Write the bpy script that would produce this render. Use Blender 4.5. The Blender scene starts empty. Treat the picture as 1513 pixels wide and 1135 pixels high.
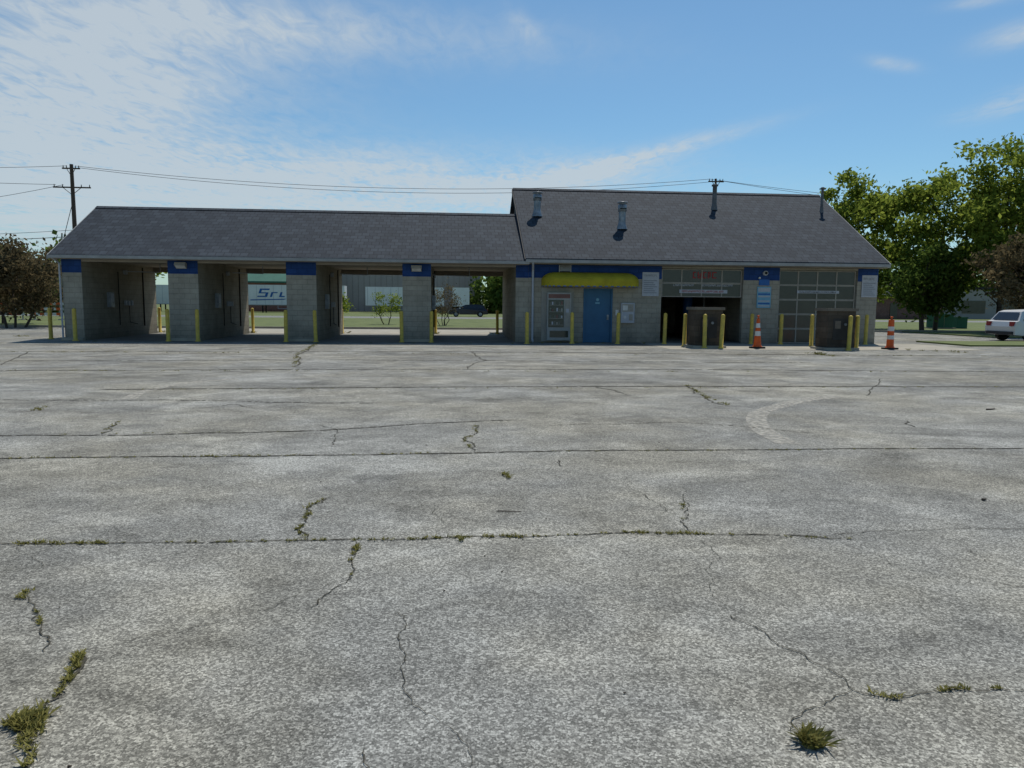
import bpy, math, random
import numpy as np
from mathutils import Matrix, Vector
rnd=random.Random(7)
scene=bpy.context.scene
COL=scene.collection
scene.view_settings.view_transform='Standard'
scene.view_settings.look='None'
scene.view_settings.exposure=0

# ------------------------------------------------------------------ camera
EYE=1.5
cam=bpy.data.cameras.new("camera"); co=bpy.data.objects.new("camera",cam); COL.objects.link(co)
cam.lens=26; cam.sensor_width=36; cam.clip_end=3000; cam.clip_start=0.05
CM=Matrix.Translation((0,0,EYE))@Matrix.Rotation(math.radians(-5),4,'Z')@Matrix.Rotation(math.radians(90-6.14),4,'X')@Matrix.Rotation(math.radians(0.5),4,'Z')
co.matrix_world=CM; scene.camera=co
R3=CM.to_3x3(); FPX=26/36*1513
def survey(u,v):
    """metres on the ground plane of a point measured on the site photo"""
    d=R3@Vector(((u-756.5)/FPX,-(v-567.5)/FPX,-1)); t=-EYE/d.z
    return (d.x*t,d.y*t)

# ------------------------------------------------------------------ sun + sky
AZ=math.radians(24); EL=math.radians(61)
sd=Vector((math.sin(AZ)*math.cos(EL),math.cos(AZ)*math.cos(EL),math.sin(EL)))
sl=bpy.data.lights.new("sun",'SUN'); sl.energy=3.8; sl.angle=math.radians(0.5); sl.color=(1,0.955,0.87)
so=bpy.data.objects.new("sun",sl); COL.objects.link(so); so.rotation_mode='QUATERNION'; so.rotation_quaternion=sd.to_track_quat('Z','Y'); so.location=(20,60,60)

world=bpy.data.worlds.new("World"); scene.world=world; world.use_nodes=True
nt=world.node_tree; nt.nodes.clear()
def N(nt,t,**k):
    n=nt.nodes.new(t)
    for a,b in k.items(): setattr(n,a,b)
    return n
def M(nt,op,a,b=None,c=None):
    n=nt.nodes.new('ShaderNodeMath'); n.operation=op
    for i,v in enumerate((a,b,c)):
        if v is None: continue
        if isinstance(v,bpy.types.NodeSocket): nt.links.new(v,n.inputs[i])
        else: n.inputs[i].default_value=v
    return n.outputs[0]
def build_world():
    L=nt.links.new
    out=N(nt,'ShaderNodeOutputWorld'); bg=N(nt,'ShaderNodeBackground'); L(bg.outputs[0],out.inputs[0])
    sky=N(nt,'ShaderNodeTexSky'); sky.sky_type='NISHITA'; sky.sun_disc=False; sky.sun_elevation=EL; sky.sun_rotation=AZ
    sky.air_density=1.0; sky.dust_density=0.5; sky.ozone_density=2.0
    tc=N(nt,'ShaderNodeTexCoord')
    def dot(v):
        n=N(nt,'ShaderNodeVectorMath'); n.operation='DOT_PRODUCT'; L(tc.outputs['Generated'],n.inputs[0]); n.inputs[1].default_value=v; return n.outputs['Value']
    a=math.radians(5)
    r=dot((math.cos(a),-math.sin(a),0)); f=dot((math.sin(a),math.cos(a),0)); z=dot((0,0,1))
    fa=M(nt,'MAXIMUM',M(nt,'ABSOLUTE',f),0.05)
    u=M(nt,'DIVIDE',r,fa); v=M(nt,'DIVIDE',z,fa)
    blobs=[(-.68,.18,.30,.14,-4,1.10),(-.52,.29,.24,.09,12,.58),(-.32,.355,.34,.036,-3,.55),(-.66,.37,.22,.06,0,.42),
           (-.17,.170,.34,.036,-2,.75),(.05,.168,.13,.020,8,.66),(.17,.196,.13,.010,15,.95),(-.32,.132,.45,.04,-3,.65),(.015,.355,.03,.012,-40,.35),
           (.655,.355,.05,.014,15,.75),(.49,.315,.03,.008,-8,.5),(.66,.275,.05,.014,20,.55),(.60,.393,.04,.007,8,.5),(.62,.255,.05,.01,10,.3),(.1,.10,1.2,.045,0,.22)]
    tot=None
    for cx,cy,rx,ry,rot,amp in blobs:
        c,s=math.cos(math.radians(rot)),math.sin(math.radians(rot))
        du=M(nt,'SUBTRACT',u,cx); dv=M(nt,'SUBTRACT',v,cy)
        p=M(nt,'ADD',M(nt,'MULTIPLY',du,c/rx),M(nt,'MULTIPLY',dv,s/rx))
        q=M(nt,'ADD',M(nt,'MULTIPLY',du,-s/ry),M(nt,'MULTIPLY',dv,c/ry))
        e=M(nt,'ADD',M(nt,'MULTIPLY',p,p),M(nt,'MULTIPLY',q,q))
        g=M(nt,'MULTIPLY',M(nt,'EXPONENT',M(nt,'MULTIPLY',e,-1.0)),amp)
        tot=g if tot is None else M(nt,'ADD',tot,g)
    zc=M(nt,'MAXIMUM',z,0.03)
    cxy=N(nt,'ShaderNodeCombineXYZ'); L(M(nt,'DIVIDE',r,zc),cxy.inputs[0]); L(M(nt,'DIVIDE',f,zc),cxy.inputs[1])
    n1=N(nt,'ShaderNodeTexNoise'); n1.inputs['Scale'].default_value=1.0; n1.inputs['Detail'].default_value=8; n1.inputs['Roughness'].default_value=.62; n1.inputs['Distortion'].default_value=.4
    L(cxy.outputs[0],n1.inputs['Vector'])
    mp=N(nt,'ShaderNodeMapping'); mp.inputs['Rotation'].default_value=(0,0,math.radians(28)); mp.inputs['Scale'].default_value=(11,4.5,1); L(cxy.outputs[0],mp.inputs[0])
    n2=N(nt,'ShaderNodeTexNoise'); n2.inputs['Scale'].default_value=1.0; n2.inputs['Detail'].default_value=4; n2.inputs['Roughness'].default_value=.6; n2.inputs['Distortion'].default_value=.8
    L(mp.outputs[0],n2.inputs['Vector'])
    k=M(nt,'ADD',M(nt,'MULTIPLY',M(nt,'SUBTRACT',n1.outputs[0],.5),1.8),M(nt,'MULTIPLY',M(nt,'SUBTRACT',n2.outputs[0],.5),1.7))
    dens=M(nt,'MULTIPLY',tot,M(nt,'ADD',.70,k))
    dens=M(nt,'MAXIMUM',dens,0); 
    dens=M(nt,'MINIMUM',M(nt,'MULTIPLY',dens,1.05),.84)
    up=N(nt,'ShaderNodeMapRange'); up.inputs[1].default_value=0.0; up.inputs[2].default_value=.03; L(z,up.inputs[0])
    dens=M(nt,'MULTIPLY',dens,up.outputs[0])
    tint=N(nt,'ShaderNodeMix',data_type='RGBA',blend_type='MULTIPLY'); tint.inputs[0].default_value=1
    L(sky.outputs[0],tint.inputs[6]); tint.inputs[7].default_value=(.70,.97,1.06,1)
    mix=N(nt,'ShaderNodeMix',data_type='RGBA'); L(dens,mix.inputs[0]); L(tint.outputs[2],mix.inputs[6]); mix.inputs[7].default_value=(5.7,6.4,6.9,1)
    L(mix.outputs[2],bg.inputs[0]); bg.inputs[1].default_value=0.094
build_world()

# ------------------------------------------------------------------ materials
def mat(name,c1,c2=None,scale=4,rough=.8,bump=0,bscale=None,metal=0,spec=.3,stretch=(1,1,1),detail=6):
    m=bpy.data.materials.new(name); m.use_nodes=True; t=m.node_tree; b=t.nodes['Principled BSDF']; L=t.links.new
    b.inputs['Roughness'].default_value=rough; b.inputs['Metallic'].default_value=metal; b.inputs['Specular IOR Level'].default_value=spec
    if c2 is None: c2=tuple(x*.72 for x in c1)
    tc=N(t,'ShaderNodeTexCoord'); mp=N(t,'ShaderNodeMapping'); mp.inputs['Scale'].default_value=stretch; L(tc.outputs['Object'],mp.inputs[0])
    n=N(t,'ShaderNodeTexNoise'); n.inputs['Scale'].default_value=scale; n.inputs['Detail'].default_value=detail; n.inputs['Roughness'].default_value=.65; L(mp.outputs[0],n.inputs['Vector'])
    r=N(t,'ShaderNodeValToRGB'); r.color_ramp.elements[0].position=.32; r.color_ramp.elements[1].position=.68
    r.color_ramp.elements[0].color=(*c2,1); r.color_ramp.elements[1].color=(*c1,1); L(n.outputs[0],r.inputs[0]); L(r.outputs[0],b.inputs['Base Color'])
    if bump:
        n2=N(t,'ShaderNodeTexNoise'); n2.inputs['Scale'].default_value=bscale or scale*8; n2.inputs['Detail'].default_value=3; L(mp.outputs[0],n2.inputs['Vector'])
        bp=N(t,'ShaderNodeBump'); bp.inputs['Strength'].default_value=bump; bp.inputs['Distance'].default_value=.02; L(n2.outputs[0],bp.inputs['Height']); L(bp.outputs[0],b.inputs['Normal'])
    return m
def block(name,c1,c2,bw=.4,bh=.2,mortar=.01,rough=.85,mc=None,dirt=True,swap=False,off=.5,lo=.72,hi=1.12):
    """masonry / shingle courses; runs along X+Y and up Z"""
    m=bpy.data.materials.new(name); m.use_nodes=True; t=m.node_tree; b=t.nodes['Principled BSDF']; L=t.links.new
    b.inputs['Roughness'].default_value=rough; b.inputs['Specular IOR Level'].default_value=.2
    tc=N(t,'ShaderNodeTexCoord'); sp=N(t,'ShaderNodeSeparateXYZ'); L(tc.outputs['Object'],sp.inputs[0])
    cb=N(t,'ShaderNodeCombineXYZ')
    if swap:
        L(sp.outputs[0],cb.inputs[0]); L(M(t,'MULTIPLY',sp.outputs[2],2.0),cb.inputs[1])
    else:
        L(M(t,'ADD',sp.outputs[0],sp.outputs[1]),cb.inputs[0]); L(sp.outputs[2],cb.inputs[1])
    br=N(t,'ShaderNodeTexBrick'); br.offset=off; br.inputs['Scale'].default_value=1; br.inputs['Brick Width'].default_value=bw; br.inputs['Row Height'].default_value=bh
    br.inputs['Mortar Size'].default_value=mortar; br.inputs['Mortar Smooth'].default_value=.3
    br.inputs['Color1'].default_value=(*c1,1); br.inputs['Color2'].default_value=(*c2,1)
    mc=mc or tuple(x*.68 for x in c1); br.inputs['Mortar'].default_value=(*mc,1); L(cb.outputs[0],br.inputs['Vector'])
    n=N(t,'ShaderNodeTexNoise'); n.inputs['Scale'].default_value=1.6; n.inputs['Detail'].default_value=7; n.inputs['Roughness'].default_value=.7; L(tc.outputs['Object'],n.inputs['Vector'])
    mr=N(t,'ShaderNodeMapRange'); mr.inputs[1].default_value=.3; mr.inputs[2].default_value=.7; mr.inputs[3].default_value=lo; mr.inputs[4].default_value=hi; L(n.outputs[0],mr.inputs[0])
    val=mr.outputs[0]
    if dirt:
        g=N(t,'ShaderNodeMapRange'); g.inputs[1].default_value=0; g.inputs[2].default_value=.9; g.inputs[3].default_value=.55; g.inputs[4].default_value=1; 
        L(M(t,'ADD',sp.outputs[2],M(t,'MULTIPLY',n.outputs[0],.5)),g.inputs[0]); val=M(t,'MULTIPLY',val,g.outputs[0])
    mx=N(t,'ShaderNodeVectorMath'); mx.operation='SCALE'; L(br.outputs[0],mx.inputs[0]); L(val,mx.inputs[3]); L(mx.outputs[0],b.inputs['Base Color'])
    bp=N(t,'ShaderNodeBump'); bp.inputs['Strength'].default_value=.6; bp.inputs['Distance'].default_value=.012; bp.invert=True; L(br.outputs['Fac'],bp.inputs['Height']); L(bp.outputs[0],b.inputs['Normal'])
    return m
def leafmat(name,dark,light,trans=.35):
    m=bpy.data.materials.new(name); m.use_nodes=True; t=m.node_tree; t.nodes.clear(); L=t.links.new
    out=N(t,'ShaderNodeOutputMaterial'); d=N(t,'ShaderNodeBsdfDiffuse'); tr=N(t,'ShaderNodeBsdfTranslucent'); mx=N(t,'ShaderNodeMixShader'); mx.inputs[0].default_value=trans
    g=N(t,'ShaderNodeNewGeometry'); tc=N(t,'ShaderNodeTexCoord'); n=N(t,'ShaderNodeTexNoise'); n.inputs['Scale'].default_value=.9; n.inputs['Detail'].default_value=2; L(tc.outputs['Object'],n.inputs['Vector'])
    s=M(t,'ADD',M(t,'MULTIPLY',g.outputs['Random Per Island'],.45),M(t,'MULTIPLY',n.outputs[0],.6))
    r=N(t,'ShaderNodeValToRGB'); r.color_ramp.elements[0].position=.25; r.color_ramp.elements[0].color=(*dark,1); r.color_ramp.elements[1].position=.8; r.color_ramp.elements[1].color=(*light,1)
    L(s,r.inputs[0]); L(r.outputs[0],d.inputs[0]); L(r.outputs[0],tr.inputs[0]); L(d.outputs[0],mx.inputs[1]); L(tr.outputs[0],mx.inputs[2]); L(mx.outputs[0],out.inputs[0])
    return m

def asphalt_mat():
    m=bpy.data.materials.new("weathered_asphalt"); m.use_nodes=True; t=m.node_tree; b=t.nodes['Principled BSDF']; L=t.links.new
    b.inputs['Roughness'].default_value=.9; b.inputs['Specular IOR Level'].default_value=.12
    tc=N(t,'ShaderNodeTexCoord'); O=tc.outputs['Object']
    def noise(s,d=6,r=.6,st=(1,1,1),dist=0,loc=(0,0,0)):
        mp=N(t,'ShaderNodeMapping'); mp.inputs['Scale'].default_value=st; mp.inputs['Location'].default_value=loc; L(O,mp.inputs[0])
        n=N(t,'ShaderNodeTexNoise'); n.inputs['Scale'].default_value=s; n.inputs['Detail'].default_value=d; n.inputs['Roughness'].default_value=r; n.inputs['Distortion'].default_value=dist; L(mp.outputs[0],n.inputs['Vector']); return n.outputs[0]
    def rng(x,a,bb,c,d):
        q=N(t,'ShaderNodeMapRange'); q.inputs[1].default_value=a; q.inputs[2].default_value=bb; q.inputs[3].default_value=c; q.inputs[4].default_value=d; L(x,q.inputs[0]); return q.outputs[0]
    big=rng(noise(.22,6,.6,(.9,1.2,1),.6),.34,.66,.80,1.14)
    mid=rng(noise(1.25,8,.68,(.9,1.1,1),.8,(3,9,0)),.34,.66,.72,1.20)
    bleach=rng(noise(1.0,7,.66,(.9,1.2,1),.6,(13,2,0)),.50,.62,1.0,1.30)
    stain=rng(noise(.62,7,.62,(.8,1.3,1),1.0,(5,5,0)),.53,.67,1.0,.68)
    grit=rng(noise(150,2,.6),.33,.67,.60,1.40)
    soft=rng(noise(11,6,.75),.33,.67,.84,1.14)
    vo=N(t,'ShaderNodeTexVoronoi'); vo.inputs['Scale'].default_value=105; L(O,vo.inputs['Vector'])
    sv=N(t,'ShaderNodeSeparateColor'); L(vo.outputs['Color'],sv.inputs[0])
    stone=rng(M(t,'POWER',sv.outputs[0],1.6),0,1,.60,1.90)
    ve=N(t,'ShaderNodeTexVoronoi'); ve.feature='DISTANCE_TO_EDGE'; ve.inputs['Scale'].default_value=.5
    nn=N(t,'ShaderNodeTexNoise'); nn.inputs['Scale'].default_value=1.9; nn.inputs['Detail'].default_value=8; nn.inputs['Roughness'].default_value=.75; L(O,nn.inputs['Vector'])
    wm=N(t,'ShaderNodeVectorMath'); wm.operation='SCALE'; wm.inputs[3].default_value=1.0; L(nn.outputs['Color'],wm.inputs[0])
    ad=N(t,'ShaderNodeVectorMath'); ad.operation='ADD'; L(wm.outputs[0],ad.inputs[0]); L(O,ad.inputs[1]); L(ad.outputs[0],ve.inputs['Vector'])
    crack=rng(ve.outputs['Distance'],.0012,.005,.0,1.0)
    cmask=rng(noise(.33,2,.5),.47,.56,1.0,0.0)
    crack=M(t,'MAXIMUM',crack,cmask); crack=rng(crack,0,1,.60,1)
    v=big
    for x in (mid,bleach,stain,grit,soft,stone,crack): v=M(t,'MULTIPLY',v,x)
    v=M(t,'MINIMUM',v,2.4)
    hue=N(t,'ShaderNodeMix',data_type='RGBA'); L(rng(noise(.4,5,.6,(1,1,1),0,(7,1,0)),.4,.62,0,1),hue.inputs[0]); hue.inputs[6].default_value=(.220,.218,.200,1); hue.inputs[7].default_value=(.230,.219,.184,1)
    sc=N(t,'ShaderNodeVectorMath'); sc.operation='SCALE'; L(hue.outputs[2],sc.inputs[0]); L(v,sc.inputs[3]); L(sc.outputs[0],b.inputs['Base Color'])
    bp=N(t,'ShaderNodeBump'); bp.inputs['Strength'].default_value=.6; bp.inputs['Distance'].default_value=.005; L(stone,bp.inputs['Height']); L(bp.outputs[0],b.inputs['Normal'])
    return m

m_asph=asphalt_mat()
m_grass=mat("grass",(.15,.175,.06),(.08,.105,.035),scale=.7,rough=.95,bump=.8,bscale=18)
m_conc=mat("concrete",(.40,.365,.295),(.27,.25,.205),scale=1.3,rough=.9,bump=.2,bscale=40)
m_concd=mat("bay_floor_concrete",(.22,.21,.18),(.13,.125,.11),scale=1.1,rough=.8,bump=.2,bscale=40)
m_wall=block("painted_block",(.36,.335,.275),(.33,.305,.25),mortar=.008)
m_walli=block("bay_wall_block",(.33,.295,.23),(.30,.27,.21),mortar=.008)
m_blueb=block("blue_painted_block",(.022,.065,.22),(.018,.055,.18),dirt=False)
m_brick=block("brick",(.24,.09,.06),(.18,.07,.05),.22,.075,.01,mc=(.3,.27,.24))
m_ped=block("split_face_block",(.11,.088,.066),(.075,.06,.046),.4,.2,.012)
m_roof=block("asphalt_shingles",(.044,.056,.071),(.026,.034,.046),.30,.28,.014,mc=(.015,.019,.027),dirt=False,swap=True,lo=.76,hi=1.18)
m_soffit=mat("soffit_paint",(.34,.305,.25),(.27,.24,.20),scale=2)
m_gut=mat("gutter_aluminium",(.36,.36,.35),(.27,.27,.26),scale=3,rough=.5)
m_trimd=mat("dark_trim",(.045,.045,.048),(.03,.03,.032),scale=3)
m_steel=mat("galvanised_steel",(.36,.38,.40),(.16,.17,.18),scale=5,rough=.5,metal=.5)
m_yel=mat("yellow_paint",(.70,.50,.08),(.42,.31,.07),scale=9,rough=.6,bump=.1)
m_awn=mat("awning_vinyl",(.44,.37,.03),(.30,.25,.025),scale=2.5,rough=.7,spec=.1)
m_blued=mat("blue_door_paint",(.040,.135,.25),(.030,.105,.20),scale=2,rough=.5)
m_white=mat("white_paint",(.70,.70,.68),(.52,.52,.50),scale=4,rough=.5)
m_trw=mat("trailer_white",(.80,.80,.80),(.70,.70,.70),scale=.8,rough=.4)
m_black=mat("black_rubber",(.02,.02,.02),(.012,.012,.012),scale=6,rough=.8)
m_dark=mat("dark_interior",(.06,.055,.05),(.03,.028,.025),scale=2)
m_glass=mat("door_glass",(.050,.046,.038),(.030,.028,.024),scale=1.2,rough=.18,spec=.6)
m_alu=mat("aluminium_frame",(.36,.34,.29),(.26,.24,.21),scale=6,rough=.55,metal=.0)
m_red=mat("red_print",(.36,.03,.03),(.22,.02,.02),scale=10,rough=.5)
m_orange=mat("orange_plastic",(.72,.12,.02),(.50,.08,.015),scale=6,rough=.5)
m_bluep=mat("blue_print",(.03,.14,.42),(.02,.10,.32),scale=10,rough=.5)
m_lblue=mat("light_blue_print",(.20,.42,.55),(.14,.33,.46),scale=10,rough=.5)
m_paper=mat("notice_board",(.46,.48,.52),(.36,.38,.42),scale=14,rough=.6)
m_wood=mat("creosote_wood",(.12,.08,.065),(.07,.05,.04),scale=3,stretch=(4,4,.4))
m_wire=mat("cable",(.06,.06,.07))
m_bark=mat("bark",(.10,.075,.055),(.05,.038,.028),scale=4,stretch=(3,3,.5),bump=.5)
m_crack=mat("crack_soil",(.085,.078,.058),(.035,.032,.024),scale=12,rough=1)
m_metalw=mat("warehouse_cladding",(.36,.34,.31),(.30,.28,.26),scale=.3)
m_greenr=mat("green_metal_roof",(.04,.14,.10),(.03,.11,.08),scale=1)
m_silver=mat("silver_car_paint",(.58,.59,.60),(.54,.55,.56),scale=1,rough=.3,metal=.1,spec=.6)
m_blackcar=mat("black_car_paint",(.02,.02,.025),(.015,.015,.02),scale=1,rough=.2,spec=.6)
m_vend=mat("vending_glass",(.045,.055,.045),(.02,.026,.022),scale=5,rough=.2,spec=.6)
m_muted=mat("snack_packets",(.20,.19,.15),(.06,.09,.08),scale=14,rough=.6)
m_weed=leafmat("weed_blades",(.11,.11,.03),(.30,.27,.09),.25)
m_leafg=leafmat("green_leaves",(.10,.145,.022),(.30,.35,.06),.58)
m_leafd=leafmat("deep_green_leaves",(.045,.085,.018),(.14,.19,.04),.48)
m_leafr=leafmat("purple_leaves",(.065,.055,.03),(.21,.165,.09),.42)
m_road=mat("road_asphalt",(.20,.20,.19),(.14,.14,.13),scale=.8)

# ------------------------------------------------------------------ mesh builder
class MB:
    def __init__(s): s.v=[]; s.f=[]; s.m=[]; s.sm=[]
    def add(s,vs,fs,m=0,sm=False):
        o=len(s.v); s.v+= [tuple(p) for p in vs]
        for f in fs: s.f.append([i+o for i in f]); s.m.append(m); s.sm.append(sm)
    def box(s,x0,x1,y0,y1,z0,z1,m=0):
        s.add([(x0,y0,z0),(x1,y0,z0),(x1,y1,z0),(x0,y1,z0),(x0,y0,z1),(x1,y0,z1),(x1,y1,z1),(x0,y1,z1)],
              [(0,3,2,1),(4,5,6,7),(0,1,5,4),(1,2,6,5),(2,3,7,6),(3,0,4,7)],m)
    def poly(s,pts,m=0): s.add(pts,[tuple(range(len(pts)))],m)
    def slab(s,x0,x1,y0,z0,y1,z1,t,m=0):
        a=[(x,y,z) for x in (x0,x1) for (y,z) in ((y0,z0),(y1,z1),(y1,z1-t),(y0,z0-t))]
        s.add(a,[(0,1,2,3),(7,6,5,4),(0,4,5,1),(1,5,6,2),(2,6,7,3),(3,7,4,0)],m)
    def prismx(s,x0,x1,yz,m=0):
        n=len(yz); a=[(x0,y,z) for y,z in yz]+[(x1,y,z) for y,z in yz]
        s.add(a,[tuple(range(n)),tuple(range(2*n-1,n-1,-1))]+[(i,i+n,(i+1)%n+n,(i+1)%n) for i in range(n)],m)
    def cyl(s,p0,p1,r0,r1=None,n=12,m=0,cap=True,sm=True):
        r1=r0 if r1 is None else r1
        p0=Vector(p0); p1=Vector(p1); d=(p1-p0)
        if d.length<1e-6: return
        d.normalize(); a=d.orthogonal().normalized(); b=d.cross(a)
        vs=[]
        for p,r in ((p0,r0),(p1,r1)):
            for i in range(n):
                t=2*math.pi*i/n; vs.append(p+a*(r*math.cos(t))+b*(r*math.sin(t)))
        s.add(vs,[(i,(i+1)%n,(i+1)%n+n,i+n) for i in range(n)],m,sm)
        if cap:
            s.add(vs[:n],[tuple(range(n-1,-1,-1))],m); s.add(vs[n:],[tuple(range(n))],m)
    def rev(s,prof,n=16,m=0,c=(0,0),sm=True):
        vs=[(c[0]+r*math.cos(2*math.pi*i/n),c[1]+r*math.sin(2*math.pi*i/n),z) for r,z in prof for i in range(n)]
        fs=[(j*n+i,j*n+(i+1)%n,(j+1)*n+(i+1)%n,(j+1)*n+i) for j in range(len(prof)-1) for i in range(n)]
        s.add(vs,fs,m,sm)
    def build(s,name,mats,parent=None,loc=(0,0,0),rot=0):
        me=bpy.data.meshes.new(name); me.from_pydata(s.v,[],s.f)
        for q in mats: me.materials.append(q)
        me.polygons.foreach_set('material_index',s.m); me.polygons.foreach_set('use_smooth',s.sm); me.update()
        o=bpy.data.objects.new(name,me); COL.objects.link(o); o.location=loc; o.rotation_euler=(0,0,rot)
        if parent: o.parent=parent; o.location=-Vector(parent.location)+Vector(loc)
        return o
def empty(name,loc=(0,0,0)):
    e=bpy.data.objects.new(name,None); e.empty_display_size=.3; e.location=loc; COL.objects.link(e); return e

# ------------------------------------------------------------------ ground, lot, roads
def sheet(name,x0,x1,y0,y1,z,m):
    b=MB(); b.poly([(x0,y0,z),(x1,y0,z),(x1,y1,z),(x0,y1,z)]); return b.build(name,[m])
sheet("ground",-900,900,-200,1500,0-.004,m_grass)
sheet("parking_lot",-48,48,-14,43.6,0.0,m_asph)
sheet("concrete_apron",7.7,19.4,25.0,29.38,.004,m_conc)
sheet("rear_concrete_drive",-16,19,36.9,44,.004,m_conc)
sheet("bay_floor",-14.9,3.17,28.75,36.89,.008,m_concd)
sheet("road",-400,400,76,85,.0,m_road)
b=MB(); b.box(-48,48,43.6,43.75,-.1,.12); b.build("kerb",[m_conc])
b=MB(); b.box(20.6,46,27.6,31.0,-.1,.06); b.box(28,46,36,43.59,-.1,.06); b.build("grass_island",[m_grass])
b=MB()
for y0 in (76.2,84.6): b.poly([(-400,y0,.004),(400,y0,.004),(400,y0+.15,.004),(-400,y0+.15,.004)])
b.build("road_edge_line",[m_white])

# cracks, seams
def crackline(b,pts,w,jit,z=.005,gap=0):
    P=[Vector(survey(*p)) for p in pts]
    out=[]
    def sub(a,c,d,lv):
        if lv==0 or (c-a).length<.03: return [a]
        L=(c-a).length; nx=Vector((-(c-a).y,(c-a).x)).normalized()
        m=a.lerp(c,rnd.uniform(.35,.65))+nx*rnd.uniform(-1,1)*min(d,L*.16)
        return sub(a,m,d*.62,lv-1)+sub(m,c,d*.62,lv-1)
    for a,c in zip(P[:-1],P[1:]): out+=sub(a,c,jit*3.2,8)
    out.append(P[-1])
    pv=None; W=w
    for i,p in enumerate(out):
        d=(out[min(i+1,len(out)-1)]-out[max(i-1,0)]); 
        if d.length<1e-6: continue
        d.normalize(); nx=Vector((-d.y,d.x)); W=.6*W+.4*w*rnd.uniform(.1,1.9); 
        e=W*min(1,.25+i/4,.25+(len(out)-1-i)/4)
        cur=(p+nx*e/2,p-nx*e/2)
        if pv and rnd.random()>gap: b.poly([(pv[0].x,pv[0].y,z),(pv[1].x,pv[1].y,z),(cur[1].x,cur[1].y,z),(cur[0].x,cur[0].y,z)])
        pv=cur
    return out
cb=MB()
seams=[([(-40,805),(0,804),(160,803),(330,801),(450,799),(610,797),(700,793),(800,793),(930,787),(1050,790),(1200,793),(1260,797)],.012,.006,0.05),
 ([(1230,790),(1290,785),(1530,782)],.006,.008,.2),
 ([(-60,679),(0,678),(150,676),(300,675),(420,674),(620,671),(760,668),(900,666),(1100,665),(1300,663),(1513,663),(1580,663)],.027,.006,0.02),
 ([(-40,644),(0,644),(150,643),(300,640),(470,637),(600,628),(760,621)],.030,.02,.08),
 ([(820,628),(1000,624),(1200,640)],.02,.02,.35),
 ([(150,576),(500,573),(700,572),(1000,571),(1540,572)],.072,.008,0.02),
 ([(-40,548),(500,546),(1000,546),(1540,550)],.07,.015,.08),
 ([(-40,590),(300,592),(560,596)],.035,.03,.3),
 ([(-40,520),(700,520),(1540,527)],.12,.02,.05),
 ([(-40,534),(400,532),(700,533),(1200,536)],.075,.03,.2)]
cracks=[([(585,905),(600,925),(590,950),(598,975),(596,1000),(605,1030),(650,1070)],.004,.010),
 ([(1075,905),(1130,935),(1150,955),(1190,970),(1225,990),(1260,1020),(1290,1030),(1340,1030),(1400,1018),(1450,1022),(1540,1018)],.005,.008),
 ([(1260,1020),(1210,1045),(1180,1060),(1170,1085)],.004,.008),
 ([(1415,850),(1450,857),(1530,872)],.005,.010),([(1240,800),(1330,840),(1420,860)],.003,.015),
 ([(485,735),(455,750),(450,770),(440,785),(455,800)],.010,.02),
 ([(525,800),(520,830),(520,855),(480,880),(460,900)],.006,.012),
 ([(40,880),(55,905),(60,930),(65,965)],.007,.01),([(120,965),(110,1000),(90,1020),(60,1050),(30,1075),(45,1110),(40,1145)],.012,.01),
 ([(130,970),(200,945),(300,925),(400,900),(500,860)],.003,.012),
 ([(1010,730),(1015,750),(1005,770),(1020,785)],.007,.02),([(700,628),(705,640),(685,650),(700,668)],.014,.03),
 ([(1015,570),(1040,585),(1075,600)],.025,.04),([(180,622),(160,632),(150,642)],.014,.03),([(745,698),(755,710)],.009,.02),
 ([(470,507),(438,525),(436,542)],.04,.05),([(825,680),(832,690)],.012,.02),([(930,710),(950,730),(980,760)],.004,.02),
 ([(540,1105),(548,1145)],.004,.008),([(280,605),(340,598),(380,604)],.014,.03),([(640,750),(655,775)],.004,.02),([(470,628),(500,640),(490,660)],.008,.02),
 ([(1340,622),(1352,632)],.02,.02),([(700,520),(720,533),(690,545)],.03,.05),([(880,572),(930,584)],.025,.03),([(0,800),(60,840),(100,830)],.003,.02),([(1280,585),(1300,560)],.02,.03),
 ([(1430,810),(1500,840)],.003,.02),([(40,520),(0,540)],.03,.03),([(650,1070),(690,1100),(700,1145)],.003,.01),([(1020,785),(1060,820),(1050,860),(1075,905)],.0025,.015)]
for p,w,j,g in seams: crackline(cb,p,w,j,gap=g)
for p,w,j in cracks: crackline(cb,p,w,j,gap=.06)
cb.build("pavement_crack",[m_crack])

wb=MB()
def tuft(x,y,r,n,h):
    for _ in range(n):
        a=rnd.uniform(0,6.283); q=r*math.sqrt(rnd.random()); bx,by=x+q*math.cos(a),y+q*math.sin(a)
        ln=h*rnd.uniform(.4,1.2); a2=rnd.uniform(0,6.283); lean=rnd.uniform(.2,1.4)*ln; wd=rnd.uniform(.002,.0045)*(1+h*6)
        cx,cy=math.cos(a2),math.sin(a2); px_,py_=-cy*wd,cx*wd
        wb.poly([(bx-px_,by-py_,.004),(bx+px_,by+py_,.004),(bx+cx*lean*.6+px_*.7,by+cy*lean*.6+py_*.7,ln*.6),(bx+cx*lean,by+cy*lean,ln*.7+.004)])
def line_weeds(pts,dens,r,h,n):
    P=[Vector(survey(*p)) for p in pts]
    for a,c in zip(P[:-1],P[1:]):
        L=(c-a).length
        for _ in range(max(1,int(L*dens))):
            p=a.lerp(c,rnd.random()); tuft(p.x+rnd.gauss(0,r*.4),p.y+rnd.gauss(0,r*.4),r*rnd.uniform(.3,1.3),n,h*rnd.uniform(.5,1.2))
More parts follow.
